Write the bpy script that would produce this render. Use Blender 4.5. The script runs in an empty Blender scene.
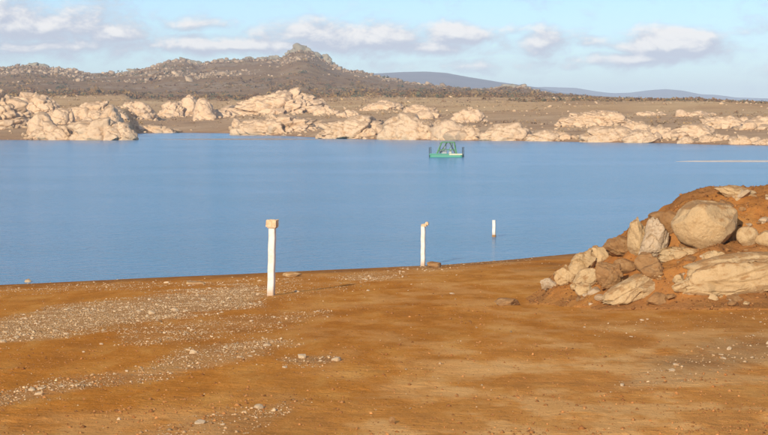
import bpy, bmesh, math, random
import numpy as np
from mathutils import Vector, Matrix, Euler

R = math.radians
scene = bpy.context.scene
COL = scene.collection
random.seed(11)
rng = np.random.default_rng(11)

# ------------------------------------------------------------------ camera
F, CX, CY, HOR = 2000.0, 384.0, 217.5, 110.0      # focal length and horizon in photo pixels (768 wide)
EYE = 7.4                                          # eye above the water level (z = 0)
PITCH = math.atan((CY - HOR) / F)
cam_d = bpy.data.cameras.new('camera')
cam = bpy.data.objects.new('camera', cam_d); COL.objects.link(cam)
cam.location = (0, 0, EYE)
cam.rotation_euler = (R(90) - PITCH, 0, 0)
cam_d.sensor_width = 36.0
cam_d.lens = F / 768.0 * 36.0
cam_d.clip_start = 0.5; cam_d.clip_end = 40000
cam_d.dof.use_dof = True
cam_d.dof.focus_distance = 90.0
cam_d.dof.aperture_fstop = 10.0
scene.camera = cam

# ------------------------------------------------------------------ light
SUN_EL, SUN_AZ = 19.5, 199.0        # azimuth clockwise from +Y (the view direction)
sdir = Vector((math.sin(R(SUN_AZ)) * math.cos(R(SUN_EL)), math.cos(R(SUN_AZ)) * math.cos(R(SUN_EL)), math.sin(R(SUN_EL))))
sd = bpy.data.lights.new('sun', 'SUN'); so = bpy.data.objects.new('sun', sd); COL.objects.link(so)
sd.energy = 5.0; sd.angle = R(0.55); sd.color = (1.0, 0.87, 0.70)
so.rotation_euler = (-sdir).to_track_quat('-Z', 'Y').to_euler()
so.location = (0, 0, 400)

scene.view_settings.view_transform = 'Standard'
scene.view_settings.look = 'None'
scene.view_settings.exposure = 0.0
scene.view_settings.gamma = 1.0
scene.view_settings.use_curve_mapping = False

scene.render.engine = 'CYCLES'
scene.cycles.use_denoising = True
scene.cycles.max_bounces = 6
scene.cycles.diffuse_bounces = 2
scene.cycles.glossy_bounces = 3
scene.cycles.volume_bounces = 0
scene.cycles.caustics_reflective = False
scene.cycles.caustics_refractive = False

# ------------------------------------------------------------------ sky
world = bpy.data.worlds.new('World'); scene.world = world; world.use_nodes = True
world.cycles.sampling_method = 'MANUAL'; world.cycles.sample_map_resolution = 512
WN, WL = world.node_tree.nodes, world.node_tree.links
WN.clear()

def W(t, **kw):
    n = WN.new(t)
    for k, v in kw.items(): setattr(n, k, v)
    return n
def wm(op, a, b=None, c=None, clamp=False):
    n = W('ShaderNodeMath', operation=op, use_clamp=clamp)
    for i, v in enumerate((a, b, c)):
        if v is None: continue
        if isinstance(v, (int, float)): n.inputs[i].default_value = v
        else: WL.new(v, n.inputs[i])
    return n.outputs[0]

def build_sky():
    out = W('ShaderNodeOutputWorld'); bg = W('ShaderNodeBackground')
    bg.inputs['Strength'].default_value = 0.10
    sky = W('ShaderNodeTexSky', sky_type='NISHITA')
    sky.sun_disc = False
    sky.sun_elevation = R(SUN_EL); sky.sun_rotation = R(SUN_AZ)
    sky.altitude = 600; sky.air_density = 1.0; sky.dust_density = 0.25; sky.ozone_density = 3.0
    tc = W('ShaderNodeTexCoord'); sep = W('ShaderNodeSeparateXYZ')
    WL.new(tc.outputs['Generated'], sep.inputs[0])
    x, y, z = sep.outputs
    hyp = wm('SQRT', wm('ADD', wm('MULTIPLY', x, x), wm('MULTIPLY', y, y)))
    u = wm('MULTIPLY', wm('ARCTAN2', x, y), F / 100.0)       # hundreds of photo pixels
    v = wm('MULTIPLY', wm('DIVIDE', z, wm('MAXIMUM', hyp, 0.02)), F / 100.0)
    blobs = [  # px, py, half-width, half-height, weight
        (30, 28, 95, 20, .50), (118, 34, 34, 13, .50), (60, 47, 120, 11, .40),
        (235, 46, 130, 8, .50), (310, 36, 60, 13, .44), (372, 40, 55, 14, .52), (460, 36, 34, 11, .52),
        (415, 47, 70, 8, .42), (546, 43, 22, 12, .50), (590, 44, 55, 6, .22), (672, 45, 46, 15, .62),
        (640, 60, 60, 7, .46), (500, 30, 60, 5, .26), (200, 25, 60, 6, .22), (470, 66, 150, 6, .22)]
    def density(du, dv):
        uu = wm('ADD', u, du); vv = wm('ADD', v, dv)
        uv = W('ShaderNodeCombineXYZ'); WL.new(uu, uv.inputs[0]); WL.new(vv, uv.inputs[1])
        cmb = W('ShaderNodeCombineXYZ'); WL.new(uu, cmb.inputs[0]); WL.new(wm('MULTIPLY', vv, 1.7), cmb.inputs[1])
        n1 = W('ShaderNodeTexNoise'); n1.inputs['Scale'].default_value = 2.3; n1.inputs['Detail'].default_value = 5
        n1.inputs['Roughness'].default_value = 0.60; n1.inputs['Distortion'].default_value = 0.25
        WL.new(cmb.outputs[0], n1.inputs['Vector'])
        n2 = W('ShaderNodeTexNoise'); n2.inputs['Scale'].default_value = 0.33; n2.inputs['Detail'].default_value = 2
        WL.new(cmb.outputs[0], n2.inputs['Vector'])
        tot = None
        for (px, py, a, b, w) in blobs:
            u0 = (px - CX) / 100.0; v0 = (HOR - py) / 100.0; a *= 0.0185; b *= 0.0185
            mp = W('ShaderNodeMapping'); mp.inputs['Scale'].default_value = (1 / a, 1 / b, 0)
            mp.inputs['Location'].default_value = (-u0 / a, -v0 / b, 0); WL.new(uv.outputs[0], mp.inputs['Vector'])
            gr = W('ShaderNodeTexGradient', gradient_type='SPHERICAL'); WL.new(mp.outputs[0], gr.inputs[0])
            e = wm('MULTIPLY', gr.outputs['Fac'], w * 1.28)
            tot = e if tot is None else wm('MAXIMUM', tot, e)
        # beyond the picture the same kind of low scattered cloud goes on
        side = wm('SUBTRACT', 1.0, wm('POWER', 2.71828, wm('MULTIPLY', wm('POWER', wm('DIVIDE', wm('ABSOLUTE', u), 5.2), 6.0), -1.0)))
        high = wm('SUBTRACT', 1.0, wm('POWER', 2.71828, wm('MULTIPLY', wm('POWER', wm('DIVIDE', wm('MAXIMUM', vv, 0.0), 1.7), 4.0), -1.0)))
        gen = wm('MULTIPLY', wm('MAXIMUM', side, high), wm('MULTIPLY', wm('SUBTRACT', n2.outputs[0], 0.38), 1.6))
        tot = wm('MAXIMUM', tot, gen)
        return wm('ADD', tot, wm('MULTIPLY', wm('SUBTRACT', n1.outputs[0], 0.5), 1.02))
    d0 = density(0.0, 0.0)
    d1 = density(-0.05, 0.07)
    mask = W('ShaderNodeMapRange', interpolation_type='SMOOTHSTEP')
    mask.inputs['From Min'].default_value = 0.0; mask.inputs['From Max'].default_value = 0.46
    mask.inputs['To Max'].default_value = 0.95
    WL.new(d0, mask.inputs['Value'])
    lit = W('ShaderNodeMapRange', interpolation_type='SMOOTHSTEP')
    lit.inputs['From Min'].default_value = -0.10; lit.inputs['From Max'].default_value = 0.30
    WL.new(wm('ADD', wm('SUBTRACT', d0, d1), wm('MULTIPLY', wm('SUBTRACT', d0, 0.42), 0.35)), lit.inputs['Value'])
    cc = W('ShaderNodeMix', data_type='RGBA')
    cc.inputs['A'].default_value = (5.7, 5.95, 7.0, 1); cc.inputs['B'].default_value = (10.4, 9.9, 9.5, 1)
    WL.new(lit.outputs[0], cc.inputs['Factor'])
    mx = W('ShaderNodeMix', data_type='RGBA')
    tint = W('ShaderNodeMix', data_type='RGBA', blend_type='MULTIPLY')
    tint.inputs['Factor'].default_value = 1.0; tint.inputs['B'].default_value = (0.97, 1.15, 1.46, 1)   # cool white balance of the photograph
    WL.new(sky.outputs[0], tint.inputs['A'])
    WL.new(mask.outputs[0], mx.inputs['Factor']); WL.new(tint.outputs['Result'], mx.inputs['A']); WL.new(cc.outputs['Result'], mx.inputs['B'])
    WL.new(mx.outputs['Result'], bg.inputs['Color']); WL.new(bg.outputs[0], out.inputs[0])
build_sky()

# ------------------------------------------------------------------ helpers
def vnoise(p, seed=0):
    """smooth value noise in [-1, 1] at points p (n, 3)"""
    p = np.asarray(p, float); i = np.floor(p).astype(np.int64); f = p - i
    f = f * f * f * (f * (f * 6 - 15) + 10)
    def h(dx, dy, dz):
        a = ((i[:, 0] + dx) * 374761393 + (i[:, 1] + dy) * 668265263 + (i[:, 2] + dz) * 1274126177 + seed * 144665) & 0xFFFFFFFF
        a = ((a ^ (a >> 13)) * 1274126177) & 0xFFFFFFFF
        a = ((a ^ (a >> 16)) * 2246822519) & 0xFFFFFFFF
        return ((a ^ (a >> 15)) & 0xFFFF) / 32767.5 - 1.0
    x, y, z = f.T
    c00 = h(0, 0, 0) * (1 - x) + h(1, 0, 0) * x; c10 = h(0, 1, 0) * (1 - x) + h(1, 1, 0) * x
    c01 = h(0, 0, 1) * (1 - x) + h(1, 0, 1) * x; c11 = h(0, 1, 1) * (1 - x) + h(1, 1, 1) * x
    return (c00 * (1 - y) + c10 * y) * (1 - z) + (c01 * (1 - y) + c11 * y) * z

def fbm(p, octs=4, gain=0.5, lac=2.03, seed=0):
    p = np.asarray(p, float); s = 0; a = 1.0; t = 0
    for k in range(octs):
        s = s + a * vnoise(p * lac ** k + 17.3 * k, seed + k); t += a; a *= gain
    return s / t

def xy0(X, Y, sc=1.0):
    return np.stack([np.ravel(X) * sc, np.ravel(Y) * sc, np.zeros(np.size(X))], 1)

def fb2(X, Y, wl, octs=4, gain=0.5, seed=0):
    return fbm(xy0(X, Y, 1.0 / wl), octs, gain, seed=seed).reshape(np.shape(X))

def sstep(a, b, x):
    t = np.clip((x - a) / (b - a), 0, 1); return t * t * (3 - 2 * t)

def ray(px, py):
    x = (px - CX) / F; y = (CY - py) / F; c, s = math.cos(PITCH), math.sin(PITCH)
    return np.array([x, c + y * s, -s + y * c])

def project(X, Y, Z):
    c, s = math.cos(PITCH), math.sin(PITCH)
    dz = Z - EYE; dep = Y * c - dz * s; up = Y * s + dz * c
    return CX + F * X / dep, CY - F * up / dep

def hit(hf, px, py, d0, d1, n=4000):
    d = ray(px, py); t = np.linspace(d0, d1, n); P = d[None] * t[:, None]
    P[:, 2] += EYE
    below = P[:, 2] <= hf(P[:, 0], P[:, 1])
    if not below.any(): return P[-1]
    return P[int(np.argmax(below))]

def mesh_from(verts, faces, smooth=True, name='mesh'):
    verts = np.asarray(verts, np.float32); faces = np.asarray(faces, np.int32)
    me = bpy.data.meshes.new(name)
    n, k = faces.shape
    me.vertices.add(len(verts)); me.vertices.foreach_set('co', verts.ravel())
    me.loops.add(n * k); me.loops.foreach_set('vertex_index', faces.ravel())
    me.polygons.add(n); me.polygons.foreach_set('loop_start', np.arange(0, n * k, k, dtype=np.int32))
    me.polygons.foreach_set('loop_total', np.full(n, k, np.int32))
    if smooth: me.polygons.foreach_set('use_smooth', np.ones(n, bool))
    me.update(calc_edges=True); me.validate()
    return me

def add(name, me, mat=None, parent=None, label=None, cat=None, group=None, kind=None, loc=None):
    o = bpy.data.objects.new(name, me); COL.objects.link(o)
    if mat is not None and me is not None and not me.materials: me.materials.append(mat)
    if parent is not None: o.parent = parent
    if loc is not None: o.location = loc
    tag(o, label, cat, group, kind)
    return o
def tag(o, label=None, cat=None, group=None, kind=None):
    if label: o['label'] = label
    if cat: o['category'] = cat
    if group: o['group'] = group
    if kind: o['kind'] = kind

def attr(me, name, vals):
    a = me.attributes.new(name, 'FLOAT', 'POINT'); a.data.foreach_set('value', np.asarray(vals, np.float32).ravel())
def cattr(me, name, rgb):
    a = me.attributes.new(name, 'FLOAT_COLOR', 'POINT')
    a.data.foreach_set('color', np.concatenate([rgb, np.ones((len(rgb), 1))], 1).astype(np.float32).ravel())

def grid_faces(nr, nc):
    i = np.arange(nr - 1)[:, None] * nc + np.arange(nc - 1)[None]
    return np.stack([i, i + 1, i + nc + 1, i + nc], -1).reshape(-1, 4)

_ico = {}
def ico(sub):
    if sub == 0 and 0 not in _ico:
        _ico[0] = (np.array([[1, 0, 0], [-1, 0, 0], [0, 1, 0], [0, -1, 0], [0, 0, 1], [0, 0, -1]], float),
                   np.array([[0, 2, 4], [2, 1, 4], [1, 3, 4], [3, 0, 4], [2, 0, 5], [1, 2, 5], [3, 1, 5], [0, 3, 5]]))
    if sub not in _ico:
        bm = bmesh.new(); bmesh.ops.create_icosphere(bm, subdivisions=sub, radius=1.0)
        v = np.array([x.co[:] for x in bm.verts]); f = np.array([[q.index for q in p.verts] for p in bm.faces]); bm.free()
        _ico[sub] = (v, f)
    v, f = _ico[sub]; return v.copy(), f

# ------------------------------------------------------------------ materials
class M:
    def __init__(s, name, rough=0.9, spec=0.25):
        s.m = bpy.data.materials.new(name); s.m.use_nodes = True
        s.n, s.l = s.m.node_tree.nodes, s.m.node_tree.links
        s.b = s.n['Principled BSDF']; s.b.inputs['Roughness'].default_value = rough
        s.b.inputs['Specular IOR Level'].default_value = spec
        s._tc = None
    @property
    def co(s):
        if s._tc is None: s._tc = s.n.new('ShaderNodeTexCoord')
        return s._tc.outputs['Object']
    def pos(s):
        return s.n.new('ShaderNodeNewGeometry').outputs['Position']
    def noise(s, scale, detail=4, rough=0.55, vec=None, dist=0.0, out='Fac'):
        n = s.n.new('ShaderNodeTexNoise'); n.inputs['Scale'].default_value = scale; n.inputs['Detail'].default_value = detail
        n.inputs['Roughness'].default_value = rough; n.inputs['Distortion'].default_value = dist
        s.l.new(vec if vec is not None else s.co, n.inputs['Vector']); return n.outputs[out]
    def ramp(s, fac, stops):
        r = s.n.new('ShaderNodeValToRGB'); e = r.color_ramp.elements
        while len(e) < len(stops): e.new(0.5)
        for k, (p, c) in enumerate(stops):
            e[k].position = p; e[k].color = (*c, 1) if len(c) == 3 else c
        s.l.new(fac, r.inputs[0]); return r.outputs[0]
    def rng(s, val, a, b, c=0.0, d=1.0):
        r = s.n.new('ShaderNodeMapRange'); r.interpolation_type = 'SMOOTHSTEP'
        for k, v in zip(('From Min', 'From Max', 'To Min', 'To Max'), (a, b, c, d)): r.inputs[k].default_value = v
        s.l.new(val, r.inputs['Value']); return r.outputs[0]
    def mix(s, fac, a, b, mode='MIX'):
        r = s.n.new('ShaderNodeMix'); r.data_type = 'RGBA'; r.blend_type = mode
        for k, v in (('Factor', fac), ('A', a), ('B', b)):
            if isinstance(v, (int, float)): r.inputs[k].default_value = v
            elif isinstance(v, tuple): r.inputs[k].default_value = (*v, 1) if len(v) == 3 else v
            else: s.l.new(v, r.inputs[k])
        return r.outputs['Result']
    def math(s, op, a, b=None):
        n = s.n.new('ShaderNodeMath'); n.operation = op
        for i, v in enumerate((a, b)):
            if v is None: continue
            if isinstance(v, (int, float)): n.inputs[i].default_value = v
            else: s.l.new(v, n.inputs[i])
        return n.outputs[0]
    def attr(s, name, out='Fac'):
        n = s.n.new('ShaderNodeAttribute'); n.attribute_name = name; return n.outputs[out]
    def sepz(s, vec, k=2):
        n = s.n.new('ShaderNodeSeparateXYZ'); s.l.new(vec, n.inputs[0]); return n.outputs[k]
    def vor(s, scale, feature='DISTANCE_TO_EDGE', vec=None):
        n = s.n.new('ShaderNodeTexVoronoi'); n.feature = feature; n.inputs['Scale'].default_value = scale
        s.l.new(vec if vec is not None else s.co, n.inputs['Vector']); return n.outputs['Distance']
    def color(s, c):
        if isinstance(c, tuple): s.b.inputs['Base Color'].default_value = (*c, 1)
        else: s.l.new(c, s.b.inputs['Base Color'])
        return s
    def bump(s, h, strength=0.5, dist=0.05):
        n = s.n.new('ShaderNodeBump'); n.inputs['Strength'].default_value = strength; n.inputs['Distance'].default_value = dist
        s.l.new(h, n.inputs['Height']); s.l.new(n.outputs[0], s.b.inputs['Normal']); return s
    def rnd(s):
        return s.n.new('ShaderNodeObjectInfo').outputs['Random']

def soil_material():
    s = M('soil', 1.0, 0.0)
    P = s.co
    mp = s.n.new('ShaderNodeMapping'); mp.inputs['Rotation'].default_value = (0, 0, R(-14)); mp.inputs['Scale'].default_value = (1.0, 0.26, 1.0)
    s.l.new(P, mp.inputs['Vector']); T = mp.outputs[0]       # worn along the way the vehicles drive, down to the water
    big = s.noise(0.16, 4, 0.6, T, 0.5); mid = s.noise(1.1, 5, 0.62, T, 0.4); fine = s.noise(9.0, 5, 0.7, P)
    c = s.ramp(big, [(0.30, (0.54, 0.182, 0.024)), (0.50, (0.63, 0.235, 0.035)), (0.70, (0.72, 0.320, 0.066))])
    c2 = s.ramp(mid, [(0.32, (0.34, 0.112, 0.016)), (0.50, (0.61, 0.220, 0.030)), (0.68, (0.80, 0.405, 0.098))])
    c = s.mix(0.5, c, c2)
    c = s.mix(s.rng(fine, 0.35, 0.7, 0.0, 0.38), c, (0.38, 0.145, 0.026))
    c = s.mix(s.rng(s.noise(22.0, 3, 0.6, P), 0.60, 0.70, 0.0, 0.55), c, (0.68, 0.42, 0.17))
    c = s.mix(s.rng(s.noise(70.0, 2, 0.7, P), 0.55, 0.72, 0.0, 0.32), c, (0.28, 0.11, 0.024))
    c = s.mix(s.rng(s.noise(48.0, 2, 0.7, P), 0.60, 0.70, 0.0, 0.5), c, (0.74, 0.46, 0.20))
    pale = s.attr('pale')
    c = s.mix(s.math('MULTIPLY', pale, 0.74), c, s.mix(mid, (0.78, 0.39, 0.115), (0.88, 0.54, 0.22)))
    g = s.attr('gravel')
    gc = s.ramp(s.noise(16.0, 4, 0.7, P), [(0.3, (0.27, 0.14, 0.05)), (0.5, (0.48, 0.30, 0.14)), (0.72, (0.70, 0.50, 0.28))])
    c = s.mix(s.math('MULTIPLY', g, 0.62), c, gc)
    damp = s.attr('damp')
    c = s.mix(s.math('MULTIPLY', damp, 0.75), c, (0.235, 0.115, 0.046))
    z = s.sepz(P)
    wet = s.rng(s.math('ADD', z, s.math('MULTIPLY', s.noise(0.35, 5, 0.7, P), -0.55)), -0.28, 0.02, 1.0, 0.0)
    c = s.mix(s.math('MULTIPLY', wet, 0.6), c, (0.16, 0.085, 0.045))
    s.color(c)
    s.l.new(s.rng(wet, 0, 1, 1.0, 0.6), s.b.inputs['Roughness'])
    h = s.math('ADD', s.math('MULTIPLY', s.noise(3.0, 5, 0.65, P), 1.0), s.math('MULTIPLY', fine, 0.45))
    s.bump(h, 0.9, 0.09)
    return s.m

def rock_material(name, light, mid, dark, stain, sc=1.0, crack=0.5, soil=(0.36, 0.17, 0.05), soil_amt=0.0, soil_top=True):
    s = M(name, 0.92, 0.2)
    P = s.pos()
    n1 = s.noise(0.8 * sc, 5, 0.6, P, 0.3); n2 = s.noise(5.0 * sc, 5, 0.7, P); n3 = s.noise(30 * sc, 3, 0.7, P)
    c = s.ramp(n1, [(0.32, mid), (0.52, light), (0.72, mid)])
    c = s.mix(s.rng(n2, 0.48, 0.74, 0.0, 0.55), c, dark)
    c = s.mix(s.rng(s.noise(1.9 * sc, 4, 0.6, P, 0.8), 0.55, 0.75, 0.0, 0.6), c, stain)
    c = s.mix(s.rng(n3, 0.52, 0.75, 0.0, 0.3), c, dark)
    r = s.rnd()
    c = s.mix(s.math('MULTIPLY', r, 0.28), c, mid)
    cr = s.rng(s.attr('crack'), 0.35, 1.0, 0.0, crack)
    c = s.mix(cr, c, dark)  # dirt tint in recessed joints, which also paints crevice shade into the colour
    if soil_amt:
        up = s.sepz(s.n.new('ShaderNodeNewGeometry').outputs['Normal'])
        dirt = s.rng(s.math('ADD', s.math('MULTIPLY', up, 0.55 if soil_top else -0.2), s.noise(2.2 * sc, 4, 0.65, P)), 0.80, 1.02, 0.0, soil_amt)
        c = s.mix(dirt, c, soil)
    s.color(c)
    h = s.math('ADD', s.math('MULTIPLY', s.noise(2.6 * sc, 6, 0.68, P), 1.0), s.math('MULTIPLY', n3, 0.35))
    s.bump(h, 1.0, 0.14 / sc)
    return s.m

def tinted(name, rough=0.95, sc=8.0):
    s = M(name, rough, 0.15)
    t = s.attr('tint', 'Color')
    s.color(s.mix(s.rng(s.noise(sc, 3, 0.6, s.pos()), 0.35, 0.75, 0.0, 0.35), t, (0.10, 0.06, 0.03)))
    return s.m

MAT = {}
MAT['soil'] = soil_material()
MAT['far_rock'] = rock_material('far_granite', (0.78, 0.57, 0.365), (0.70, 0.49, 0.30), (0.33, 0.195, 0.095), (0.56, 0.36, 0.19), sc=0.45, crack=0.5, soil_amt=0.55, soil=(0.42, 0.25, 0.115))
MAT['tor_rock'] = rock_material('tor_granite', (0.42, 0.36, 0.25), (0.30, 0.26, 0.18), (0.11, 0.095, 0.075), (0.27, 0.235, 0.13), sc=0.12, crack=0.8)
MAT['boulder'] = rock_material('pale_granite', (0.67, 0.475, 0.25), (0.58, 0.39, 0.19), (0.36, 0.21, 0.085), (0.50, 0.29, 0.115), sc=1.3, crack=0.25, soil_amt=0.8, soil=(0.40, 0.20, 0.065))
MAT['grey_rock'] = rock_material('grey_fractured_granite', (0.64, 0.49, 0.32), (0.52, 0.37, 0.215), (0.24, 0.16, 0.085), (0.48, 0.29, 0.12), sc=1.8, crack=0.3, soil_amt=0.5)
MAT['brown_rock'] = rock_material('earthy_brown_rock', (0.42, 0.24, 0.10), (0.34, 0.17, 0.06), (0.17, 0.085, 0.035), (0.48, 0.32, 0.16), sc=1.6, crack=0.3, soil_amt=0.7, soil=(0.33, 0.15, 0.045))
MAT['pebble'] = tinted('pebble', 0.9, 30.0)
MAT['clod'] = tinted('soil_clod', 0.97, 12.0)
MAT['bush'] = tinted('scrub', 0.95, 0.4)

# ------------------------------------------------------------------ the near shore
def ground_z(X, Y):
    """bare lake bed sloping from the track down to the water"""
    X = np.asarray(X, float); Y = np.asarray(Y, float)
    Yp = np.maximum(Y, -60)
    z = 4.25 - 0.0453 * Yp + 0.0261 * np.clip(X, -40, 40) * sstep(0, 60, Yp)
    z = z + 0.022 * np.clip(X - 3, 0, 14) * sstep(80, 104, Yp)
    near = sstep(2.0, 14.0, np.abs(Yp))
    und = 0.10 * fb2(X, Y, 11.0, 3, seed=3) + 0.040 * fb2(X, Y, 3.1, 4, seed=5) + 0.026 * fb2(X, Y, 0.9, 3, seed=9)
    und = und * (1 - 0.5 * sstep(30, 62, Yp))
    z = z + und * near * (0.35 + 0.65 * sstep(-0.05, 1.0, z))
    # wheel ruts of the track that crosses the foreground, two pairs
    for (a, b, c, w, dep) in ((22.5, 0.55, 0.9, 0.24, 0.055), (24.2, 0.55, 0.9, 0.24, 0.05), (31.0, 0.25, 0.7, 0.28, 0.05), (32.8, 0.25, 0.7, 0.28, 0.05), (37.5, -0.15, 0.8, 0.3, 0.04)):
        cy = a + b * X + c * np.sin(X * 0.35 + a)
        e = (Y - cy)
        prof = -np.exp(-(e / w) ** 2) + 0.7 * np.exp(-((np.abs(e) - 2 * w) / (0.8 * w)) ** 2)
        z = z + dep * prof * (0.5 + 0.5 * fb2(X, Y, 2.0, 2, seed=21))
    # churned-up patches
    for (x0, y0, rx, ry, am) in ((1.8, 57.0, 3.2, 4.5, 0.075), (6.4, 40.0, 2.6, 5.5, 0.07), (-6.0, 33.0, 3.5, 4.0, 0.03), (4.0, 28.0, 3.0, 3.0, 0.035)):
        w = np.exp(-((X - x0) / rx) ** 2 - ((Y - y0) / ry) ** 2)
        z = z + am * w * (fb2(X, Y, 0.7, 4, 0.6, seed=24) + 0.35)
    return np.maximum(z, -2.5)

POLY = {
    'g1b': ([(240, 287), (260, 284), (356, 282), (352, 290), (250, 306)], 0.11),
    'g1': ([(-40, 322), (0, 319), (60, 306), (150, 297), (240, 286), (265, 291), (250, 306), (180, 317), (90, 329), (0, 343), (-40, 350)], 1.0),
    'g2': ([(-20, 402), (70, 379), (130, 372), (180, 352), (260, 340), (302, 342), (240, 362), (180, 374), (110, 385), (40, 399), (-20, 412)], 0.72),
    'g2b': ([(120, 330), (215, 318), (330, 312), (300, 322), (180, 342), (120, 345)], 0.38),
    'g3': ([(288, 357), (345, 355), (342, 364), (294, 365)], 0.9),
    'g4': ([(700, 347), (790, 326), (790, 358), (720, 372), (650, 388), (600, 390), (640, 372)], 0.55),
    'g5': ([(140, 435), (200, 418), (300, 398), (300, 410), (240, 440), (140, 450)], 0.42),
    'g6': ([(330, 275), (420, 265), (520, 257), (560, 257), (450, 268), (360, 281)], 0.55),
    'g7': ([(0, 287), (120, 283), (300, 276), (330, 277), (300, 282), (100, 288), (0, 293)], 0.25),
    'g8': ([(560, 322), (700, 318), (768, 305), (768, 325), (690, 335), (600, 335)], 0.16),
}
def inpoly(px, py, poly):
    r = np.zeros(px.shape, bool); n = len(poly)
    for i in range(n):
        x0, y0 = poly[i]; x1, y1 = poly[(i + 1) % n]
        if y0 == y1: continue
        c = ((y0 > py) != (y1 > py)) & (px < (x1 - x0) * (py - y0) / (y1 - y0) + x0)
        r ^= c
    return r
def gravel_mask(X, Y, Z):
    px, py = project(X, np.maximum(Y, 1.0), Z)
    g = np.zeros(px.shape)
    for k in range(5):
        jx = px + 26 * fb2(X, Y, 1.6 + k, 3, seed=31 + k); jy = py + 9 * fb2(X, Y, 1.3 + 0.7 * k, 3, seed=41 + k)
        s = np.zeros(px.shape)
        for poly, w in POLY.values(): s = np.maximum(s, w * inpoly(jx, jy, poly))
        g += s / 5
    return g

# the bank of dug-up earth on the right
CRX = np.array([3.5, 3.95, 4.4, 5.0, 5.7, 6.3, 6.9, 7.6, 8.4, 9.5, 11.5, 14.0, 17.0, 20.0])
CRH = np.array([0.0, 0.22, 0.72, 1.05, 1.42, 1.75, 2.12, 2.52, 2.72, 2.75, 2.8, 2.6, 1.4, 0.0])
BK = 1.22
def bank_h(X, Y):
    X = np.asarray(X, float) / BK; Y = np.asarray(Y, float) / BK
    wx = X + 0.25 * fb2(X, Y, 1.6, 2, seed=52); wy = Y + 1.25 * fb2(X, Y, 2.2, 4, seed=51)
    h = np.interp(wx, CRX, CRH)
    cy = 50.0 + 0.10 * (wx - 7)
    front = np.clip((wy - (cy - 2.6 - 1.75 * h)) / (2.2 + 1.75 * h), 0, 1)
    back = np.clip(((cy + 1.2 + 1.5 * h) - wy) / (0.8 + 1.5 * h), 0, 1)
    f = front ** 1.45; f = f * (1.0 + 0.30 * (1 - f)); b = sstep(0, 1, back)
    m = h * np.minimum(f, 1) * b
    live = sstep(0.0, 0.35, m)
    m = m + live * (0.16 * fb2(X, Y, 1.3, 3, seed=61) + 0.10 * np.abs(fb2(X, Y, 0.5, 3, seed=62)) + 0.03 * fb2(X, Y, 0.16, 3, seed=63))
    # loose earth slumped in front of the wide slab
    m = m + 0.40 * np.exp(-((wx - 7.6) / 1.7) ** 2 - ((wy - 46.0) / 0.75) ** 2) + 0.22 * np.exp(-((wx - 5.4) / 0.9) ** 2 - ((wy - 46.3) / 0.6) ** 2)
    m = m * BK - 0.02
    return m
def near_z(X, Y):
    return ground_z(X, Y) + np.maximum(bank_h(X, Y), 0)

def build_ground():
    fine = np.linspace(-640, 640, 560) / F
    coarse = np.linspace(math.atan(640 / F) + 0.05, 2 * math.pi - math.atan(640 / F) - 0.05, 60)
    az = np.concatenate([np.arctan(fine), coarse, [math.atan(-640 / F) + 2 * math.pi]])
    d = np.exp(np.linspace(math.log(1.0), math.log(165.0), 540))
    A, D = np.meshgrid(az, d)
    X = D * np.sin(A); Y = D * np.cos(A)
    Z = ground_z(X, Y)
    V = np.stack([X, Y, Z], -1).reshape(-1, 3)
    me = mesh_from(V, grid_faces(len(d), len(az))[:, ::-1])
    front = Y > 8
    g = np.where(front, gravel_mask(X, Y, Z), 0.15)
    attr(me, 'gravel', g)
    px, py = project(X, np.maximum(Y, 1), Z)
    jx = px + 40 * fb2(X, Y, 3.0, 3, seed=77); jy = py + 14 * fb2(X, Y, 2.2, 3, seed=78)
    c_, s_ = math.cos(0.16), math.sin(0.16)
    U = X * c_ + Y * s_; Vv = -X * s_ + Y * c_
    streak = fb2(U, Vv / 2.2, 1.5, 4, 0.6, seed=301); streak2 = fb2(U, Vv / 1.8, 0.5, 4, 0.65, seed=302)
    st = sstep(-0.15, 0.40, streak + 0.45 * streak2)
    pale = (sstep(330, 640, jx) * sstep(312, 372, jy) + 0.6 * sstep(395, 425, jy)) * (0.25 + 0.85 * st) + 0.45 * st * sstep(180, 400, jx)
    attr(me, 'pale', np.clip(np.where(front, pale, 0.4), 0, 1))
    damp = 0.8 * np.exp(-((jx - 690) / 60) ** 2 - ((jy - 362) / 12) ** 2) + 0.7 * np.exp(-((px - 322) / 20) ** 2 - ((py - 360) / 3.5) ** 2) \
        + 0.5 * np.exp(-((jx - 760) / 50) ** 2 - ((jy - 345) / 10) ** 2) + 0.75 * np.exp(-((px - 565) / 45) ** 2 - ((jy - 268) / 5) ** 2)
    damp = damp + 0.45 * 0.55 * sstep(0.12, 0.5, -streak - 0.5 * streak2) * sstep(290, 310, py)
    attr(me, 'damp', np.clip(np.where(front, damp, 0), 0, 1))
    add('ground', me, MAT['soil'], kind='structure', label='bare orange-brown lake bed sloping down to the water')

def build_bank():
    xs = np.linspace(2.2, 20.5, 380) * BK; ys = np.linspace(40.0, 58.0, 260) * BK
    Y, X = np.meshgrid(ys, xs, indexing='ij')
    m = bank_h(X, Y)
    Z = ground_z(X, Y) + np.where(m > 0.02, m, -0.25 + 0.0 * m)
    me = mesh_from(np.stack([X, Y, Z], -1).reshape(-1, 3), grid_faces(len(ys), len(xs)))
    attr(me, 'gravel', 0.12 * sstep(0.1, 0.5, fb2(X, Y, 0.9, 3, seed=91)))
    attr(me, 'pale', 0.3 * sstep(-0.1, 0.5, fb2(X, Y, 2.2, 3, seed=92)))
    attr(me, 'damp', 0.68 + 0.32 * sstep(-0.3, 0.4, fb2(X, Y, 1.2, 3, seed=93)))
    add('earth_bank', me, MAT['soil'], kind='structure', label='heap of dug-up reddish earth set with boulders')

build_ground()
build_bank()

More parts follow.
